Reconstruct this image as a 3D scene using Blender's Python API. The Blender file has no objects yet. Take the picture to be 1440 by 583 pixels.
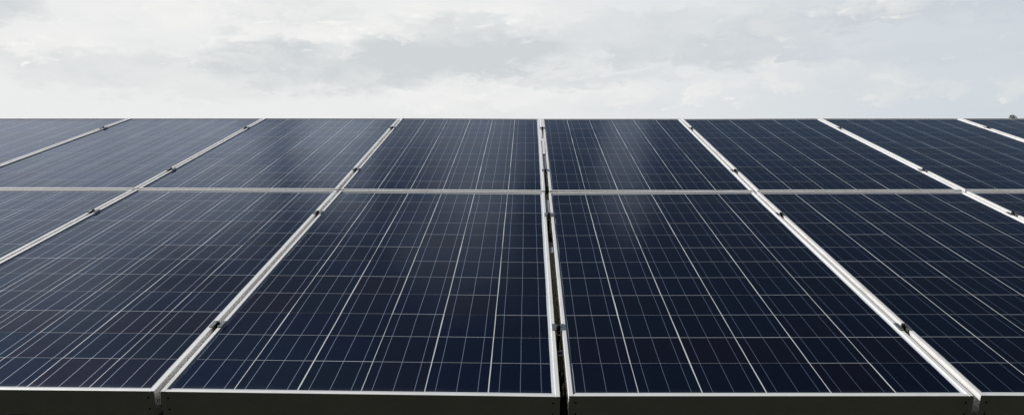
import bpy, bmesh, math, random
from mathutils import Matrix, Vector
random.seed(11)
sc = bpy.context.scene
col = sc.collection
rad = math.radians

# ------------------------------------------------------------ frame of the array plane
TILT = rad(12.0)
BASE_Z = 1.02                       # height of the array's lower edge
PLANE = Matrix.Translation((0, 0, BASE_Z)) @ Matrix.Rotation(TILT, 4, 'X')
CAM_X, CAM_Y, CAM_H = 2.94655, -1.73532, 0.99322      # in the plane's frame
R3 = Matrix(((0.9997943, -0.0201788, -0.0020271),
             (0.0199320, 0.9592566, 0.2818323),
             (-0.0037425, -0.2818147, 0.9594615)))

# ------------------------------------------------------------ camera
cam_d = bpy.data.cameras.new('camera')
cam = bpy.data.objects.new('camera', cam_d); col.objects.link(cam)
cam_d.sensor_width = 36.0; cam_d.sensor_fit = 'HORIZONTAL'
cam_d.lens = 36.0 * 1101.05 / 1440.0
cam_d.clip_start = 0.05; cam_d.clip_end = 5000
conv = Matrix(((1, 0, 0), (0, 0, -1), (0, 1, 0)))
cam.matrix_world = PLANE @ Matrix.Translation((CAM_X, CAM_Y, CAM_H)) @ (R3 @ conv).to_4x4()
cam_d.dof.use_dof = False
sc.camera = cam

# ------------------------------------------------------------ light
SUN_AZ = rad(-72)      # measured from +Y towards +X: ahead and to the left
SUN_EL = rad(38)
sdir = Vector((math.sin(SUN_AZ) * math.cos(SUN_EL), math.cos(SUN_AZ) * math.cos(SUN_EL), math.sin(SUN_EL)))
sd = bpy.data.lights.new('sun', 'SUN'); sd.energy = 5.0; sd.angle = rad(0.8); sd.color = (1, 0.965, 0.92)
so = bpy.data.objects.new('sun', sd); col.objects.link(so)
so.rotation_euler = (-sdir).to_track_quat('-Z', 'Y').to_euler()
sc.view_settings.view_transform = 'Standard'; sc.view_settings.look = 'None'
sc.view_settings.gamma = 1; sc.view_settings.exposure = 0
sc.cycles.use_denoising = True
sc.cycles.max_bounces = 8

class NT:
    """small helper for writing node maths"""
    def __init__(s, tree): s.t = tree
    def n(s, typ, **kw):
        x = s.t.nodes.new(typ)
        for k, v in kw.items(): setattr(x, k, v)
        return x
    def put(s, sock, v):
        if isinstance(v, bpy.types.NodeSocket): s.t.links.new(v, sock)
        elif v is not None: sock.default_value = v
    def m(s, op, a, b=None, c=None, clamp=False):
        x = s.n('ShaderNodeMath', operation=op); x.use_clamp = clamp
        s.put(x.inputs[0], a)
        if b is not None: s.put(x.inputs[1], b)
        if c is not None: s.put(x.inputs[2], c)
        return x.outputs[0]
    def ramp(s, v, a, b, lo=0.0, hi=1.0, smooth=True):
        x = s.n('ShaderNodeMapRange'); x.interpolation_type = 'SMOOTHSTEP' if smooth else 'LINEAR'
        s.put(x.inputs['Value'], v); x.inputs['From Min'].default_value = a; x.inputs['From Max'].default_value = b
        x.inputs['To Min'].default_value = lo; x.inputs['To Max'].default_value = hi
        return x.outputs['Result']
    def mix(s, f, a, b):
        x = s.n('ShaderNodeMix', data_type='RGBA')
        s.put(x.inputs[0], f); s.put(x.inputs[6], a); s.put(x.inputs[7], b)
        return x.outputs[2]
    def comb(s, x_, y_, z_=0.0):
        x = s.n('ShaderNodeCombineXYZ')
        for i, v in enumerate((x_, y_, z_)): s.put(x.inputs[i], v)
        return x.outputs[0]
    def noise(s, vec, scale, detail=4, rough=0.5, dist=0.0):
        x = s.n('ShaderNodeTexNoise'); s.put(x.inputs['Vector'], vec)
        x.inputs['Scale'].default_value = scale; x.inputs['Detail'].default_value = detail
        x.inputs['Roughness'].default_value = rough; x.inputs['Distortion'].default_value = dist
        return x.outputs[0]

# ------------------------------------------------------------ sky: Nishita behind broken cloud
w = bpy.data.worlds.new('World'); sc.world = w; w.use_nodes = True
T = w.node_tree; T.nodes.clear(); N = NT(T)
sky = N.n('ShaderNodeTexSky', sky_type='NISHITA'); sky.sun_disc = False
sky.sun_elevation = SUN_EL; sky.sun_rotation = SUN_AZ
sky.dust_density = 1.5; sky.air_density = 1.0
bg = N.n('ShaderNodeBackground'); out = N.n('ShaderNodeOutputWorld')
STR = 0.06
bg.inputs['Strength'].default_value = STR
T.links.new(bg.outputs[0], out.inputs[0])
tc = N.n('ShaderNodeTexCoord'); sep = N.n('ShaderNodeSeparateXYZ'); T.links.new(tc.outputs['Generated'], sep.inputs[0])
dx, dy, dz = sep.outputs
az = N.m('MULTIPLY', N.m('ARCTAN2', dx, dy), 180 / math.pi)
el = N.m('MULTIPLY', N.m('ARCSINE', dz), 180 / math.pi)
# cloud layer coordinates: squeezed towards the horizon
den = N.m('ADD', N.m('MAXIMUM', dz, 0.0), 0.10)
cx = N.m('DIVIDE', dx, den); cy = N.m('DIVIDE', dy, den)
cv = N.comb(cx, cy, 0.0)
big = N.noise(cv, 0.55, 5, 0.52, 0.3)
av = N.comb(N.m('MULTIPLY', az, 0.10), N.m('MULTIPLY', el, 0.30), 3.3)
mid = N.noise(av, 1.0, 5, 0.60, 0.2)
av2 = N.comb(N.m('MULTIPLY', az, 0.16), N.m('MULTIPLY', el, 0.34), 8.1)
fine = N.noise(av2, 2.2, 6, 0.62, 0.25)
vor = N.n('ShaderNodeTexVoronoi', feature='SMOOTH_F1'); vor.inputs['Scale'].default_value = 3.2; vor.inputs['Detail'].default_value = 2.0
wv_ = N.n('ShaderNodeVectorMath', operation='ADD'); N.put(wv_.inputs[0], av2); N.put(wv_.inputs[1], N.comb(N.m('MULTIPLY', fine, 1.3), N.m('MULTIPLY', mid, 1.3), 0.0))
N.put(vor.inputs['Vector'], wv_.outputs[0])
billow = N.m('SUBTRACT', 1.0, vor.outputs['Distance'])
wob = N.m('ADD', N.m('MULTIPLY', N.m('SUBTRACT', mid, 0.5), 7.0), N.m('MULTIPLY', N.m('SUBTRACT', fine, 0.5), 3.2))
wob2 = N.m('ADD', N.m('MULTIPLY', N.m('SUBTRACT', fine, 0.5), 2.4), N.m('MULTIPLY', N.m('SUBTRACT', billow, 0.48), 1.6))
def blob(a0, e0, ra, re, amp, s0=0.0, s1=2.2):
    u = N.m('DIVIDE', N.m('ADD', N.m('SUBTRACT', az, a0), wob), ra)
    v = N.m('DIVIDE', N.m('ADD', N.m('SUBTRACT', el, e0), wob2), re)
    r2 = N.m('ADD', N.m('MULTIPLY', u, u), N.m('MULTIPLY', v, v))
    return N.m('MULTIPLY', N.ramp(r2, s0, s1, 1.0, 0.0), amp)
# grey undersides of the main cloud banks
dark = None
for b in ((-12, 5.3, 9.5, 1.5, .85), (-5, 6.8, 6.5, 1.8, .75), (1.5, 6.3, 5, 1.3, .50), (-16.5, 8.9, 3.4, 1.0, .55), (-29, 11.4, 6, 1.0, 1.0), (-35, 7.9, 2.6, 1.2, .9), (-29, 4.6, 5, 1.1, .25),
          (-18.5, 6.5, 3, .8, .45), (13, 6.4, 7, 1.0, .7), (7, 8.2, 5, .9, .40), (-22, 3.6, 6, .7, .2), (29, 8.4, 7, .8, .55), (19, 8.0, 4, .7, .4), (24, 5.6, 6, .6, .3),
          (5, 4.4, 5, .6, .4), (-24, 31, 7, 3.0, .5), (18, 33, 12, 6, .6)):
    x = blob(*b); dark = x if dark is None else N.m('ADD', dark, x)
dark = N.m('ADD', dark, N.ramp(mid, .50, .74, 0, .30))
dark = N.m('MULTIPLY', dark, N.ramp(fine, .30, .62, .72, 1.12))
dark = N.m('MINIMUM', dark, 1.0)
# bright billows, mostly low on the right
puff = None
for b in ((11.5, 4.0, 1.6, 1.0, .9), (17.5, 4.3, 2.4, 1.2, 1.0), (24.5, 3.7, 1.8, 1.0, .9), (27.5, 3.1, 1.6, .6, .7), (31.5, 3.6, 1.6, .8, .5), (7, 3.4, 3.2, .8, .8), (0, 3.4, 5, .8, .6), (25, 9.4, 4.5, 1.0, .8),
          (-4, 9.8, 6, .8, .7), (33, 10.0, 3.5, .8, .8), (-12, 7.9, 4.5, .6, .9), (-14.5, 6.3, 2, .5, .8), (13, 9.2, 2.6, .7, .5), (18, 7.8, 1.2, .8, .5), (3.5, 5.2, 3, .5, .5), (-25, 5.8, 8, .5, .5), (-20, 8.6, 9, 1.6, .9), (-31, 6.4, 4, 1, .7), (-8, 3.2, 2.5, .9, .7), (-3.5, 3.3, 2, 1.0, .6), (14.2, 3.7, 1.4, .9, .8), (21, 4.6, 1.6, .7, .6)):
    x = blob(*b, .0, 1.7); puff = x if puff is None else N.m('ADD', puff, x)
puff = N.m('MULTIPLY', puff, N.m('ADD', N.ramp(billow, .40, .68, 0, .8), N.m('ADD', N.ramp(fine, .40, .58, 0, .45), .22)))
puff = N.m('ADD', puff, N.m('MULTIPLY', N.ramp(billow, .48, .75, 0, .25), N.ramp(fine, .40, .6)))
# how much the veil glows: towards the sun it is white, away from it blue-grey
dotn = N.n('ShaderNodeVectorMath', operation='DOT_PRODUCT'); T.links.new(tc.outputs['Generated'], dotn.inputs[0]); dotn.inputs[1].default_value = sdir
glow = dotn.outputs['Value']
side = N.ramp(az, -8, 34, 0, 1)
base = N.mix(side, (8.35, 8.45, 8.42, 1), (6.35, 6.85, 7.30, 1))
c_dark = N.mix(side, (6.35, 6.7, 6.85, 1), (5.75, 6.2, 6.7, 1))
c_puff = N.mix(side, (9.2, 9.15, 8.95, 1), (8.15, 8.15, 7.95, 1))
cloud = N.mix(dark, base, c_dark)
cloud = N.mix(N.m('MINIMUM', puff, 0.9), cloud, c_puff)
# the veil thins with height and away from the sun: blue sky shows aloft, with broken cloud
thin = N.ramp(N.m('ADD', el, N.m('MULTIPLY', side, 3.0)), 11, 24, 0.0, 1.0)
cover = N.ramp(N.m('ADD', big, N.m('MULTIPLY', N.m('SUBTRACT', mid, .5), .5)), .50, .72)
bright_side = N.ramp(glow, .50, 1.0)
shine = None
for b in ((-15, 23.5, 3.0, 3.6, .95), (-25, 23.5, 5.0, 4.0, 1.0), (7.5, 24.5, 1.8, 4.5, .45), (-6, 30, 4, 4, .3), (-4, 23.5, 3.2, 5.0, .42), (-10, 22, 3, 3, .25), (-36, 24, 7, 6, 1.0), (1, 20, 8, 1.5, .25)):
    x = blob(*b); shine = x if shine is None else N.m('ADD', shine, x)
up_cov = N.m('ADD', N.m('MULTIPLY', cover, N.ramp(glow, .35, .95, .03, .8)), N.m('MULTIPLY', bright_side, .10), clamp=True)
up_cov = N.m('ADD', up_cov, shine, clamp=True)
cov = N.m('ADD', N.m('SUBTRACT', 1.0, thin), N.m('MULTIPLY', thin, up_cov), clamp=True)
cov = N.m('MAXIMUM', cov, N.ramp(dy, .30, 0, 0, 1))  # full cover added over the unseen rear sky, so the dimming applies there
behind = N.m('MULTIPLY', N.ramp(dy, .0, .60, .03, 1.0), 0.10 / STR)       # unseen cloud behind the camera, added and dimmed to darken the front fascia
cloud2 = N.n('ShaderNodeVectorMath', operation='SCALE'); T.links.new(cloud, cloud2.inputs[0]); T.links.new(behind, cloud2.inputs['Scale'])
hi = N.ramp(el, 13, 24)                          # thicker, bluer veil aloft
tn = N.mix(hi, (1, 1, 1, 1), (.88, 1.0, 1.20, 1))
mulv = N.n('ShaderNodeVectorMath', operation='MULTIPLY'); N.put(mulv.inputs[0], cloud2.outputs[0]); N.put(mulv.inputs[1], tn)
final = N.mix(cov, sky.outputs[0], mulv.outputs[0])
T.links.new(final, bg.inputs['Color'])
w.cycles.sampling_method = 'MANUAL'; w.cycles.sample_map_resolution = 1024

# ------------------------------------------------------------ materials
def mat(name):
    m_ = bpy.data.materials.new(name); m_.use_nodes = True
    t = m_.node_tree; b = t.nodes['Principled BSDF']
    return m_, NT(t), b

def metal_mat(name, colr, rough, metallic, stain=0.0, bump=0.0):
    m_, n, b = mat(name)
    t = n.n('ShaderNodeTexCoord')
    oi = n.n('ShaderNodeObjectInfo')
    off = n.n('ShaderNodeVectorMath', operation='ADD'); n.put(off.inputs[0], t.outputs['Object'])
    rr = n.m('MULTIPLY', oi.outputs['Random'], 37.0); n.put(off.inputs[1], n.comb(rr, rr, rr))
    v = off.outputs[0]
    a = n.noise(v, 9, 5, .6); c = n.noise(v, 60, 4, .6)
    base = n.mix(n.ramp(a, .30, .75), colr + (1,), tuple(x * .92 for x in colr) + (1,))
    if stain:
        s1 = n.m('MULTIPLY', n.ramp(n.noise(v, 5, 3, .5), .56, .68), n.ramp(a, .40, .62))
        base = n.mix(n.m('MULTIPLY', s1, stain), base, (.30, .25, .17, 1))
    n.put(b.inputs['Base Color'], base)
    b.inputs['Metallic'].default_value = metallic
    n.put(b.inputs['Roughness'], n.ramp(c, .3, .7, rough - .02, rough + .03))
    if bump:
        bp = n.n('ShaderNodeBump'); bp.inputs['Strength'].default_value = bump; bp.inputs['Distance'].default_value = .001
        n.put(bp.inputs['Height'], c); n.put(b.inputs['Normal'], bp.outputs[0])
    return m_
M_frame = metal_mat('anodised_aluminium', (.86, .86, .85), .42, .30, .22, .02)
M_clamp = metal_mat('dull_aluminium', (.34, .35, .34), .38, .9, .2)
M_bolt = metal_mat('blackened_steel', (.03, .03, .03), .45, .6)
M_steel = metal_mat('galvanised_steel', (.45, .46, .46), .5, .85, .3)
M_hole, _, b = mat('dark_hole'); b.inputs['Base Color'].default_value = (.002, .002, .002, 1); b.inputs['Roughness'].default_value = 1; b.inputs['Specular IOR Level'].default_value = 0
M_back, _, b = mat('white_backsheet'); b.inputs['Base Color'].default_value = (.7, .7, .68, 1); b.inputs['Roughness'].default_value = .6
M_cable, _, b = mat('red_brown_cable'); b.inputs['Base Color'].default_value = (.25, .05, .03, 1); b.inputs['Roughness'].default_value = .5
M_box, _, b = mat('black_plastic'); b.inputs['Base Color'].default_value = (.02, .02, .02, 1)

# solar laminate: silicon cells, ribbons and white backsheet under glass, all in the panel's own metres
PITCH = .1602; PITCHY = .1590; NCX, NCY = 6, 12
PANEL_W, PANEL_L = .996, 1.956
M_glass, n, B = mat('solar_laminate')
t = n.n('ShaderNodeTexCoord'); sx = n.n('ShaderNodeSeparateXYZ'); n.put(sx.inputs[0], t.outputs['Object'])
oi = n.n('ShaderNodeObjectInfo'); rnd = n.m('MULTIPLY', oi.outputs['Random'], 91.7)
X, Y = sx.outputs[0], sx.outputs[1]
X = n.m('ADD', X, .0012)
gx = n.m('DIVIDE', n.m('ADD', X, PITCH * NCX / 2), PITCH)
gy = n.m('DIVIDE', n.m('ADD', Y, PITCHY * NCY / 2), PITCHY)
ix, iy = n.m('FLOOR', gx), n.m('FLOOR', gy)
fx, fy = n.m('SUBTRACT', gx, ix), n.m('SUBTRACT', gy, iy)
wn = n.n('ShaderNodeTexWhiteNoise', noise_dimensions='4D')
n.put(wn.inputs['Vector'], n.comb(ix, iy, 0.5)); n.put(wn.inputs['W'], rnd)
cr = n.n('ShaderNodeSeparateColor'); n.put(cr.inputs[0], wn.outputs['Color'])
r1, r2, r3 = cr.outputs
jit = n.m('MULTIPLY', n.m('SUBTRACT', r1, .5), .005)            # each cell sits a millimetre off
jity = n.m('MULTIPLY', n.m('SUBTRACT', r2, .5), .006)
wv = n.noise(n.comb(n.m('MULTIPLY', ix, 5.3), n.m('MULTIPLY', Y, 3.0), rnd), 1.0, 2, .5)
jit = n.m('ADD', jit, n.m('MULTIPLY', n.m('SUBTRACT', wv, .5), .022))
px = n.m('ADD', fx, jit); py = n.m('ADD', fy, jity)
def outside(v, half):  # 1 where |v-.5| > half
    return n.m('GREATER_THAN', n.m('ABSOLUTE', n.m('SUBTRACT', v, .5)), half)
gap = n.m('MAXIMUM', outside(px, .4922), outside(py, .4968))
inarea = n.m('MULTIPLY', n.m('LESS_THAN', n.m('ABSOLUTE', X), PITCH * NCX / 2), n.m('LESS_THAN', n.m('ABSOLUTE', Y), PITCHY * NCY / 2))
is_cell = n.m('MULTIPLY', inarea, n.m('SUBTRACT', 1.0, gap))
bus = None
for c0 in (1 / 6, .5, 5 / 6):
    x = n.m('LESS_THAN', n.m('ABSOLUTE', n.m('SUBTRACT', px, c0)), .0044)
    bus = x if bus is None else n.m('MAXIMUM', bus, x)
bus = n.m('MULTIPLY', bus, inarea)
# crystal grain inside a cell
vv = n.n('ShaderNodeTexVoronoi'); vv.inputs['Scale'].default_value = 110
pv = n.n('ShaderNodeVectorMath', operation='ADD'); n.put(pv.inputs[0], t.outputs['Object']); n.put(pv.inputs[1], n.comb(rnd, n.m('MULTIPLY', ix, 3.1), iy))
n.put(vv.inputs['Vector'], pv.outputs[0])
vc = n.n('ShaderNodeSeparateColor'); n.put(vc.inputs[0], vv.outputs['Color'])
cellc = n.mix(r2, (.009, .034, .070, 1), (.048, .036, .054, 1))
cellc = n.mix(n.ramp(r3, .1, 1., 0, .85), cellc, (.008, .050, .068, 1))
cellc = n.mix(n.ramp(oi.outputs['Random'], 0, 1, 0, .45), cellc, (.042, .036, .046, 1))
cellc = n.mix(n.ramp(vc.outputs[0], 0, 1, 0, .40, False), cellc, (.035, .056, .085, 1))
basec = n.mix(is_cell, (.54, .58, .62, 1), cellc)
basec = n.mix(bus, basec, (.58, .61, .66, 1))
# dust: thin film, thicker along the lower edge where rain leaves it
pvn = n.n('ShaderNodeVectorMath', operation='ADD'); n.put(pvn.inputs[0], t.outputs['Object']); n.put(pvn.inputs[1], n.comb(rnd, rnd, 0))
d_big = n.noise(pvn.outputs[0], 2.6, 5, .6, .4); d_fine = n.noise(pvn.outputs[0], 120, 3, .6)
edge = n.ramp(n.m('ADD', Y, PANEL_L / 2), .010, .050, 1, 0)
edge = n.m('MULTIPLY', edge, n.ramp(n.noise(pvn.outputs[0], 14, 4, .6), .3, .7, .25, 1))
dust = n.m('ADD', n.m('MULTIPLY', n.ramp(d_big, .35, .75), n.ramp(d_fine, .3, .7, .004, .016)), n.m('ADD', n.m('MULTIPLY', edge, .30), n.m('MULTIPLY', n.ramp(n.noise(pvn.outputs[0], 38, 2, .5), .69, .75), .03)))
basec = n.mix(dust, basec, (.36, .34, .30, 1))
n.put(B.inputs['Base Color'], basec)
metalm = n.m('MAXIMUM', n.m('MULTIPLY', bus, .85), n.m('MULTIPLY', is_cell, .985))
n.put(B.inputs['Metallic'], metalm)
n.put(B.inputs['Roughness'], n.m('ADD', n.m('MULTIPLY', is_cell, -.15), .50))
B.inputs['Specular IOR Level'].default_value = .1
tint = n.mix(bus, n.mix(r2, (.10, .19, .36, 1), (.24, .21, .30, 1)), (1, 1, 1, 1))
n.put(B.inputs['Specular Tint'], tint)
B.inputs['Coat Weight'].default_value = 1.0
B.inputs['Coat IOR'].default_value = 1.18
n.put(B.inputs['Coat Roughness'], n.ramp(d_big, .3, .7, .09, .15))
bp = n.n('ShaderNodeBump'); bp.inputs['Strength'].default_value = .12; bp.inputs['Distance'].default_value = .004
n.put(bp.inputs['Height'], n.noise(pvn.outputs[0], 7, 2, .5)); n.put(B.inputs['Coat Normal'], bp.outputs[0])

M_ground, n, b = mat('meadow_soil')
t = n.n('ShaderNodeTexCoord')
a = n.noise(t.outputs['Object'], .25, 6, .6); c = n.noise(t.outputs['Object'], 14, 5, .65)
n.put(b.inputs['Base Color'], n.mix(n.ramp(c, .35, .65), n.mix(n.ramp(a, .4, .6), (.015, .019, .009, 1), (.023, .026, .013, 1)), (.020, .017, .011, 1)))
b.inputs['Roughness'].default_value = .95; b.inputs['Specular IOR Level'].default_value = .05
bp = n.n('ShaderNodeBump'); bp.inputs['Distance'].default_value = .04; n.put(bp.inputs['Height'], c); n.put(b.inputs['Normal'], bp.outputs[0])
def leafmat(name, ca, cb):
    m_, n, b = mat(name); g = n.n('ShaderNodeNewGeometry')
    n.put(b.inputs['Base Color'], n.mix(g.outputs['Random Per Island'], ca + (1,), cb + (1,)))
    b.inputs['Roughness'].default_value = .7; b.inputs['Specular IOR Level'].default_value = .1
    return m_
M_blade = leafmat('grass_blades', (.022, .036, .010), (.06, .055, .022))
M_leaf = leafmat('tree_leaves', (.02, .035, .012), (.05, .07, .02))
M_bark, _, b = mat('bark'); b.inputs['Base Color'].default_value = (.07, .05, .035, 1); b.inputs['Roughness'].default_value = .9

# ------------------------------------------------------------ mesh helpers
def link(name, bm, m_, parent=None, mw=None):
    me = bpy.data.meshes.new(name); bm.normal_update(); bm.to_mesh(me); bm.free()
    o = bpy.data.objects.new(name, me); col.objects.link(o)
    if m_: me.materials.append(m_)
    if parent: o.parent = parent
    if mw is not None: o.matrix_world = mw
    return o
def tag(o, label, cat=None, group=None, kind=None):
    if label: o['label'] = label
    if cat: o['category'] = cat
    if group: o['group'] = group
    if kind: o['kind'] = kind
def empty(name, mw):
    o = bpy.data.objects.new(name, None); col.objects.link(o); o.empty_display_size = .1; o.matrix_world = mw
    return o
def copy_tree(o, parent=None):
    c = o.copy(); col.objects.link(c)
    if parent: c.parent = parent
    for ch in list(o.children): copy_tree(ch, c)
    return c
def prism(bm, prof, p0, p1, ax, up):
    """profile [(a,b)] extruded from p0 to p1; a along ax, b along up"""
    p0, p1, ax, up = map(Vector, (p0, p1, ax, up))
    A = [bm.verts.new(p0 + ax * a + up * b_) for a, b_ in prof]
    C = [bm.verts.new(p1 + ax * a + up * b_) for a, b_ in prof]
    k = len(prof); fs = []
    for i in range(k): fs.append(bm.faces.new((A[i], A[(i + 1) % k], C[(i + 1) % k], C[i])))
    fs.append(bm.faces.new(A[::-1])); fs.append(bm.faces.new(C))
    bmesh.ops.recalc_face_normals(bm, faces=fs)
def box(bm, x0, x1, y0, y1, z0, z1):
    prism(bm, [(x0, z0), (x1, z0), (x1, z1), (x0, z1)], (0, y0, 0), (0, y1, 0), (1, 0, 0), (0, 0, 1))
def disc(bm, c, r, depth, axis, seg=16, r2=None):
    rot = Vector(axis).to_track_quat('Z', 'Y').to_matrix().to_4x4()
    bmesh.ops.create_cone(bm, cap_ends=True, segments=seg, radius1=r, radius2=r if r2 is None else r2, depth=depth, matrix=Matrix.Translation(c) @ rot)

# frame rail profile: a = inward from the outer wall, b = height; outer corner eased, two shallow grooves
FH = .070
PROF = [(.0, -FH), (.0, -.0400), (.0009, -.0395), (.0009, -.0385), (0, -.038), (0, -.0160), (.0009, -.0155), (.0009, -.0145), (0, -.014), (0, -.0068), (.0008, -.0064), (.0008, -.0040), (0, -.0036),
        (0, -.0007), (.0002, -.0002), (.0007, 0), (.0103, 0), (.0108, -.0003), (.0110, -.0009), (.0110, -.0048), (.0095, -.0095), (.0022, -.0098),
        (.0022, -FH + .0020), (.026, -FH + .0020), (.026, -FH)]
def build_panel():
    root = empty('solar_panel', Matrix.Identity(4))
    W, L = PANEL_W / 2, PANEL_L / 2
    bm = bmesh.new(); prism(bm, PROF, (-W, -L, 0), (-W, L, 0), (1, 0, 0), (0, 0, 1)); link('side_rail', bm, M_frame, root)
    bm = bmesh.new(); prism(bm, PROF, (W, -L, 0), (W, L, 0), (-1, 0, 0), (0, 0, 1)); link('side_rail', bm, M_frame, root)
    g = .0113; z = -.0004
    bm = bmesh.new(); prism(bm, PROF, (-W + g, -L + .0003, z), (W - g, -L + .0003, z), (0, 1, 0), (0, 0, 1)); front = link('end_rail', bm, M_frame, root)
    bm = bmesh.new(); prism(bm, PROF, (-W + g, L - .0003, z), (W - g, L - .0003, z), (0, -1, 0), (0, 0, 1)); link('end_rail', bm, M_frame, root)
    # caps that close the side rails' ends at the front, as the fascia does
    bm = bmesh.new(); box(bm, -W + .0096, W - .0096, -L + .0097, L - .0097, -.0092, -.0050)
    gl = link('laminate', bm, M_glass, root)
    bm = bmesh.new(); box(bm, -W + .012, W - .012, -L + .012, L - .012, -.0099, -.0094); link('backsheet', bm, M_back, root)
    bm = bmesh.new(); box(bm, -.06, .06, L - .22, L - .11, -.032, -.0101); link('junction_box', bm, M_box, root)
    for s in (-1, 1):
        bm = bmesh.new(); box(bm, min(s * (W - .0003), s * (W - .0115)), max(s * (W - .0003), s * (W - .0115)), -L - .0009, -L + .0004, -FH + .0003, -.0016); link('corner_cap', bm, M_frame, front)
        for z_ in (-.0190, -.0500):
            bm = bmesh.new(); disc(bm, (s * (W - .017), -L + .0001, z_), .0024, .0010, (0, 1, 0)); link('drain_hole', bm, M_hole, front)
    return root

# ------------------------------------------------------------ where the seams lie (mm-scale sag of the table included)
PW = 1.012; PL = 1.966
DX = {2: {0: 16, 1: -9, 2: -10, 3: 10, 4: 17, 5: 11, 6: -13}, 1: {1: -1, 2: -8.5, 3: 3, 4: 5, 5: -9}, 0: {2: -2, 3: 2, 4: -1}}
DZ = {2: {0: 7, 1: 6.8, 2: 6.6, 3: 3.7, 4: 1.8, 5: 4.2, 6: 4.9}, 1: {1: -2.1, 2: -5.6, 3: -12.2, 4: -8.7, 5: -3.5}, 0: {1: 7, 2: 2.4, 3: -5.5, 4: 7.4, 5: 9}}
def seam(u, v):
    def g(tb):
        d = tb[v]; k = min(max(u, min(d)), max(d)); return d[k] / 1000
    return Vector((u * PW + g(DX), v * PL, g(DZ)))
def lerp(a, b_, t_): return a * (1 - t_) + b_ * t_
def seam_at(u, d):          # point on a seam at distance d up the slope
    v = d / PL; k = min(int(v), 1)
    return lerp(seam(u, k), seam(u, k + 1), v - k)

COLS = range(-2, 8)
GAP = .016
upper_lab = {-1: 'greyest solar panel at the far left of the upper row, cut by the left edge',
    0: 'upper row solar panel with bluish cloud glare, second from the left in the photo',
    1: 'upper row solar panel with a pinkish-grey cloud reflection, third from the left',
    2: 'upper row solar panel directly left of the dark centre gap',
    3: 'upper row solar panel directly right of the dark centre gap, pale streak near its top',
    4: 'upper row solar panel second to the right of the dark centre gap',
    5: 'dark upper row solar panel third to the right of the dark centre gap',
    6: 'upper row solar panel in the far right corner, a treetop showing above it'}
lower_lab = {0: 'lower row solar panel mostly cropped by the left edge, only a triangle in view',
    1: 'lower row solar panel with closely bunched bright lines at the bottom left',
    2: 'large lower row solar panel directly left of the dark centre gap',
    3: 'large lower row solar panel directly right of the dark centre gap',
    4: 'very dark lower row solar panel second to the right of the dark centre gap',
    5: 'lower row solar panel at the right edge, only a small corner in view'}
off = {-2: 'left', -1: 'left', 0: 'left', 6: 'right', 7: 'right'}
proto = build_panel()
first = True
for row in (0, 1):
    for c in COLS:
        bl, br, tl, tr = seam(c, row), seam(c + 1, row), seam(c, row + 1), seam(c + 1, row + 1)
        wide = Vector((.0028, 0, 0))                    # the centre gap is a little wider than the rest
        if c == 3: bl, tl = bl + wide, tl + wide
        if c == 2: br, tr = br - wide, tr - wide
        ctr = (bl + br + tl + tr) / 4
        vx = ((br - bl) + (tr - tl)) / 2; vy = ((tl - bl) + (tr - br)) / 2
        sxx = (vx.length - GAP) / PANEL_W
        syy = (vy.length - .013) / PANEL_L
        ex = vx.normalized(); ez = ex.cross(vy).normalized(); ey = ez.cross(ex)
        # front edge of the lower row sits on v=0, far edge of the upper row on v=2
        ctr = ctr + ey * (-.0065 if row == 0 else .0065) * 1.0
        mw = Matrix((ex * sxx, ey * syy, ez)).transposed().to_4x4(); mw.translation = ctr
        o = proto if first else copy_tree(proto); first = False
        o.matrix_world = PLANE @ mw
        lab = (upper_lab if row else lower_lab).get(c)
        if lab is None:
            lab = '%s row solar panel beyond the %s edge of the photo, %s column' % ('upper' if row else 'lower', 'left' if c < 2 else 'right', {-2: 'outermost', -1: 'next inner', 6: 'inner', 7: 'outermost'}[c])
        tag(o, lab, 'solar panel', 'solar panels of the array')

# ------------------------------------------------------------ mid clamps
def build_clamp():
    root = empty('mid_clamp', Matrix.Identity(4))
    bm = bmesh.new()
    g = GAP / 2 - .0012; t_ = .0032; wv = .0195
    prof = [(-wv, .0004), (-g, .0004), (-g, -.016), (g, -.016), (g, .0004), (wv, .0004), (wv, .0004 + t_ * .7), (wv - .001, .0004 + t_), (g - t_ * .0 - .0006, .0004 + t_), (g - t_ * .55, -.016 + t_),
            (-g + t_ * .55, -.016 + t_), (-g + .0006, .0004 + t_), (-wv + .001, .0004 + t_), (-wv, .0004 + t_ * .7)]
    prism(bm, prof, (0, -.020, 0), (0, .020, 0), (1, 0, 0), (0, 0, 1))
    link('clamp_plate', bm, M_clamp, root)
    bm = bmesh.new()
    disc(bm, (0, 0, -.0120), .0050, .002, (0, 0, 1), 20)
    disc(bm, (0, 0, .000), .0058, .0165, (0, 0, 1), 18)
    disc(bm, (0, 0, .0088), .0058, .0011, (0, 0, 1), 18, .0050)
    disc(bm, (0, 0, -.045), .0038, .06, (0, 0, 1), 10)
    link('bolt', bm, M_bolt, root)
    return root
where = {-1: 'seam at the left edge', 0: 'third seam left of the dark centre gap', 1: 'second seam left of the dark centre gap', 2: 'first seam left of the dark centre gap', 3: 'dark centre gap itself',
         4: 'first seam right of the dark centre gap', 5: 'second seam right of the dark centre gap', 6: 'third seam right of the dark centre gap', 7: 'fourth seam right of the dark centre gap'}
pos = {.40: 'nearest clamp on the ', 1.57: 'clamp just below the row joint on the ', 2.375: 'clamp just above the row joint on the ', 3.565: 'farthest clamp on the '}
RAILS = [.40, 1.57, 2.375, 3.565]
cl = build_clamp(); first = True
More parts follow.
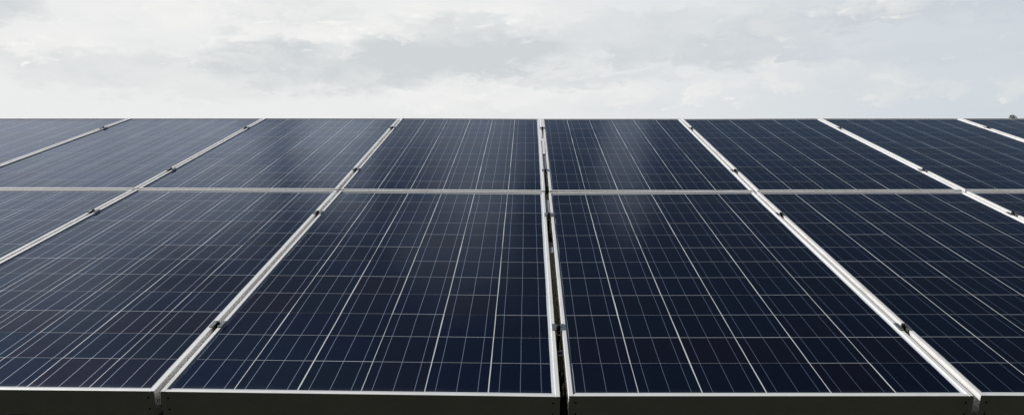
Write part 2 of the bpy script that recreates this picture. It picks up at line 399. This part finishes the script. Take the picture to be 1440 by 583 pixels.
for u in range(-1, 8):
    for d in RAILS:
        p = seam_at(u, d)
        o = cl if first else copy_tree(cl); first = False
        a_ = seam_at(u, d + .1) - seam_at(u, d - .1)
        yaw = -math.atan2(a_.x, a_.y) + rad(random.uniform(-3, 3))
        dd = random.uniform(-.008, .008)
        o.matrix_world = PLANE @ Matrix.Translation(p + Vector((0, dd, 0))) @ Matrix.Rotation(yaw, 4, 'Z')
        tag(o, pos[d] + where[u], 'clamp', 'dull clamps with black bolts gripping the panel frames')

# ------------------------------------------------------------ racking under the panels
xa, xb = -2 * PW + .02, 8 * PW - .02
zt = -FH - .018
for d, nm in zip(RAILS, ('nearest', 'second', 'third', 'farthest')):
    bm = bmesh.new()
    prism(bm, [(-.021, 0), (-.006, 0), (-.006, -.012), (.006, -.012), (.006, 0), (.021, 0), (.021, -.045), (-.021, -.045)], (xa, d, zt), (xb, d, zt), (0, 1, 0), (0, 0, 1))
    o = link('mounting_rail', bm, M_steel, None, PLANE.copy())
    tag(o, '%s aluminium rail running crosswise beneath the panels, glimpsed through the centre gap' % nm, 'mounting rail', 'mounting rails beneath the panels')
zr = zt - .047
def build_support():
    root = empty('support_frame', Matrix.Identity(4))
    bm = bmesh.new()
    pts = [(-.03, 0), (.03, 0), (.03, -.004), (-.026, -.004), (-.026, -.096), (.03, -.096), (.03, -.10), (-.03, -.10)]
    c_, s_ = math.cos(TILT), math.sin(TILT)
    def wp(d, z): return Vector((0, d * c_ - z * s_, BASE_Z + d * s_ + z * c_))
    prism(bm, pts, wp(.12, zr), wp(3.8, zr), (1, 0, 0), (0, -s_, c_))
    link('rafter', bm, M_steel, root)
    def post(d, nm):
        p = wp(d, zr - .101); bm = bmesh.new()
        prism(bm, [(-.04, -.03), (.04, -.03), (.04, -.025), (-.035, -.025), (-.035, .025), (.04, .025), (.04, .03), (-.04, .03)], (p.x, p.y, -.3), (p.x, p.y, p.z + .05), (1, 0, 0), (0, 1, 0))
        link('post', bm, M_steel, root)
    post(.9, 'front'); post(3.0, 'rear')
    a_ = wp(1.9, zr - .09); b_ = wp(3.0, zr); b_.z = .55; bm = bmesh.new()
    prism(bm, [(-.02, -.02), (.02, -.02), (.02, .02), (-.02, .02)], b_ + Vector((.070, 0, 0)), a_ + Vector((.070, 0, 0)), (1, 0, 0), (0, 0, 1))
    link('brace', bm, M_steel, root)
    return root
sp = build_support()
for i, u in enumerate((-1.45, 1.45, 4.45, 7.4)):
    o = sp if i == 0 else copy_tree(sp)
    o.matrix_world = Matrix.Translation((u * PW, 0, 0))
    tag(o, 'galvanised steel support frame standing under the array, %s one from the left' % ('first', 'second', 'third', 'fourth')[i], 'support frame', 'steel support frames under the array')

# strips that close part of the centre gap
def strip(d0, d1, z, m_, lab, nm='gap_cover'):
    p0, p1 = seam_at(3, d0), seam_at(3, d1)
    bm = bmesh.new(); h_ = GAP / 2 - .0008
    prism(bm, [(-h_, z - .003), (h_, z - .003), (h_, z), (-h_, z)], p0, p1, (1, 0, 0), (0, 0, 1))
    o = link(nm, bm, m_, None, PLANE.copy()); tag(o, lab, 'cover strip', 'metal strips in the centre gap')
strip(3.63, 3.93, -.0012, M_frame, 'bright metal strip closing the centre gap beside the farthest edge')
strip(2.80, 3.20, -.0025, M_frame, 'bright metal strip inside the centre gap halfway up the upper row')
strip(2.45, 2.785, -.010, M_steel, 'duller grey metal strip in the centre gap above the row joint')
strip(1.64, 1.84, -.009, M_steel, 'grey metal strip in the centre gap just below the row joint')
strip(1.10, 1.16, -.009, M_steel, 'short grey bracket in the centre gap of the lower row')

# a red-brown cable behind the lower corner of the first seam to the left
p = seam(2, 0)
cu = bpy.data.curves.new('cable', 'CURVE'); cu.dimensions = '3D'; cu.bevel_depth = .0032; cu.bevel_resolution = 3
s_ = cu.splines.new('BEZIER'); pts = [(-.03, .10, -.075), (.008, .035, -.052), (.012, .03, -.11), (.05, .12, -.12)]
s_.bezier_points.add(3)
for bpnt, q in zip(s_.bezier_points, pts):
    bpnt.co = p + Vector(q); bpnt.handle_left_type = bpnt.handle_right_type = 'AUTO'
tmp = bpy.data.objects.new('tmp', cu); me = bpy.data.meshes.new_from_object(tmp); me.name = 'cable'
bpy.data.objects.remove(tmp)
co = bpy.data.objects.new('cable', me); col.objects.link(co); co.matrix_world = PLANE.copy(); me.materials.clear(); me.materials.append(M_cable)
tag(co, 'short red-brown cable in the slot below the first seam left of the centre gap', 'cable')

# ------------------------------------------------------------ ground, grass, distant tree
bm = bmesh.new()
nn = 60
def gz(x, y):
    r = math.hypot(x - 3, y); return .03 * math.sin(x * .7) * math.cos(y * .6) + (math.sin(x * .021) * math.cos(y * .017) * .5 * min(r / 60, 1))
rings = [0, 1, 2, 3, 4, 6, 8, 11, 15, 20, 28, 40, 60, 90, 140, 220, 400, 800, 1600, 3000]
prev = [bm.verts.new((3, 0, gz(3, 0)))]
for r in rings[1:]:
    cur = []
    for k in range(nn):
        a_ = k / nn * 2 * math.pi; x = 3 + r * math.cos(a_); y = r * math.sin(a_)
        cur.append(bm.verts.new((x, y, gz(x, y))))
    for k in range(nn):
        if len(prev) == 1: bm.faces.new((prev[0], cur[k], cur[(k + 1) % nn]))
        else: bm.faces.new((prev[k], cur[k], cur[(k + 1) % nn], prev[(k + 1) % nn]))
    prev = cur
for f in bm.faces: f.smooth = True
g = link('ground', bm, M_ground); tag(g, 'meadow ground beneath and around the array', kind='structure')

bm = bmesh.new()
def blade(x, y, h, wd):
    z = gz(x, y) - .01; a_ = random.uniform(0, 6.283); la = random.uniform(0, 6.283); ln = random.uniform(.05, .45) * h
    ca, sa = math.cos(a_) * wd, math.sin(a_) * wd; lx, ly = math.cos(la) * ln, math.sin(la) * ln
    v = [bm.verts.new(q) for q in ((x - ca, y - sa, z), (x + ca, y + sa, z), (x + ca * .8 + lx * .3, y + sa * .8 + ly * .3, z + h * .55), (x - ca * .8 + lx * .3, y - sa * .8 + ly * .3, z + h * .55), (x + lx, y + ly, z + h))]
    bm.faces.new((v[0], v[1], v[2], v[3])); bm.faces.new((v[3], v[2], v[4]))
for i in range(26000):
    x = random.uniform(-4, 10); y = random.uniform(-3.2, 7.5)
    blade(x, y, random.uniform(.08, .28), random.uniform(.003, .006))
for i in range(900):        # taller weeds behind the front edge
    x = random.gauss(3.02, .35); y = random.uniform(.05, 2.2)
    lim = BASE_Z - .22 + y * math.tan(TILT)
    blade(x, y, random.uniform(.35, 1.0) * min(lim, .95), random.uniform(.003, .007))
for i in range(1200):
    x = random.uniform(-2, 8); y = random.uniform(0.1, 2.2)
    blade(x, y, random.uniform(.25, .6), random.uniform(.003, .006))
g = link('grass', bm, M_blade); tag(g, 'rough green and straw-coloured grass growing below the panels', 'grass', kind='stuff')

# tree whose tip shows above the far edge at the right
cw = cam.matrix_world.translation
fw = cam.matrix_world.to_3x3() @ Vector(((1424 - 720) / 1101.05, (291.5 - 163) / 1101.05, -1))
D = 70.0; k = D / fw.y
TX, TY, TZ = cw.x + fw.x * k, cw.y + D, cw.z + fw.z * k
tree = empty('tree', Matrix.Translation((TX, TY, gz(TX, TY))))
Ht = TZ - gz(TX, TY)
bm = bmesh.new()
segs = 8; prevr = None
for s in range(segs + 1):
    t_ = s / segs; r = .13 * (1 - .8 * t_); z = -.2 + t_ * (Ht * .85)
    ring = [bm.verts.new((r * math.cos(a_ * math.pi / 4) + .08 * math.sin(t_ * 5), r * math.sin(a_ * math.pi / 4), z)) for a_ in range(8)]
    if prevr:
        for a_ in range(8): bm.faces.new((prevr[a_], prevr[(a_ + 1) % 8], ring[(a_ + 1) % 8], ring[a_]))
    prevr = ring
for q in range(9):
    a_ = q * 2.4; z0 = Ht * (.35 + .05 * q); e = Vector((math.cos(a_) * 1.1 * (1 - q * .08), math.sin(a_) * 1.1 * (1 - q * .08), Ht * .16))
    prism(bm, [(-.03, -.03), (.03, -.03), (.03, .03), (-.03, .03)], (0, 0, z0), Vector((0, 0, z0)) + e, (1, 0, 0), (0, 1, 0))
link('trunk', bm, M_bark, tree)
bm = bmesh.new()
cl_ = [(0, 0, Ht - .16, .30), (-.85, .1, Ht - .52, .26), (.75, -.1, Ht - .50, .24), (.2, 0, Ht - .5, .45)]
for q in range(16):
    a_ = q * 2.4; rr = random.uniform(.3, 1.3); cl_.append((math.cos(a_) * rr, math.sin(a_) * rr, Ht * random.uniform(.45, .82), random.uniform(.35, .6)))
for (x, y, z, r) in cl_:
    for q in range(int(420 * r / .4)):
        v = Vector((random.gauss(0, 1), random.gauss(0, 1), random.gauss(0, 1))).normalized() * r * random.random() ** .45
        c = Vector((x, y, z)) + v; a1 = Vector((random.gauss(0, 1), random.gauss(0, 1), random.gauss(0, 1))).normalized(); a2 = a1.orthogonal().normalized()
        s_ = random.uniform(.03, .06)
        bm.faces.new([bm.verts.new(c + a1 * s_), bm.verts.new(c + a2 * s_ * .6), bm.verts.new(c - a1 * s_), bm.verts.new(c - a2 * s_ * .6)])
link('crown', bm, M_leaf, tree)
tag(tree, 'small dark tree whose tip pokes above the far edge at the right', 'tree')
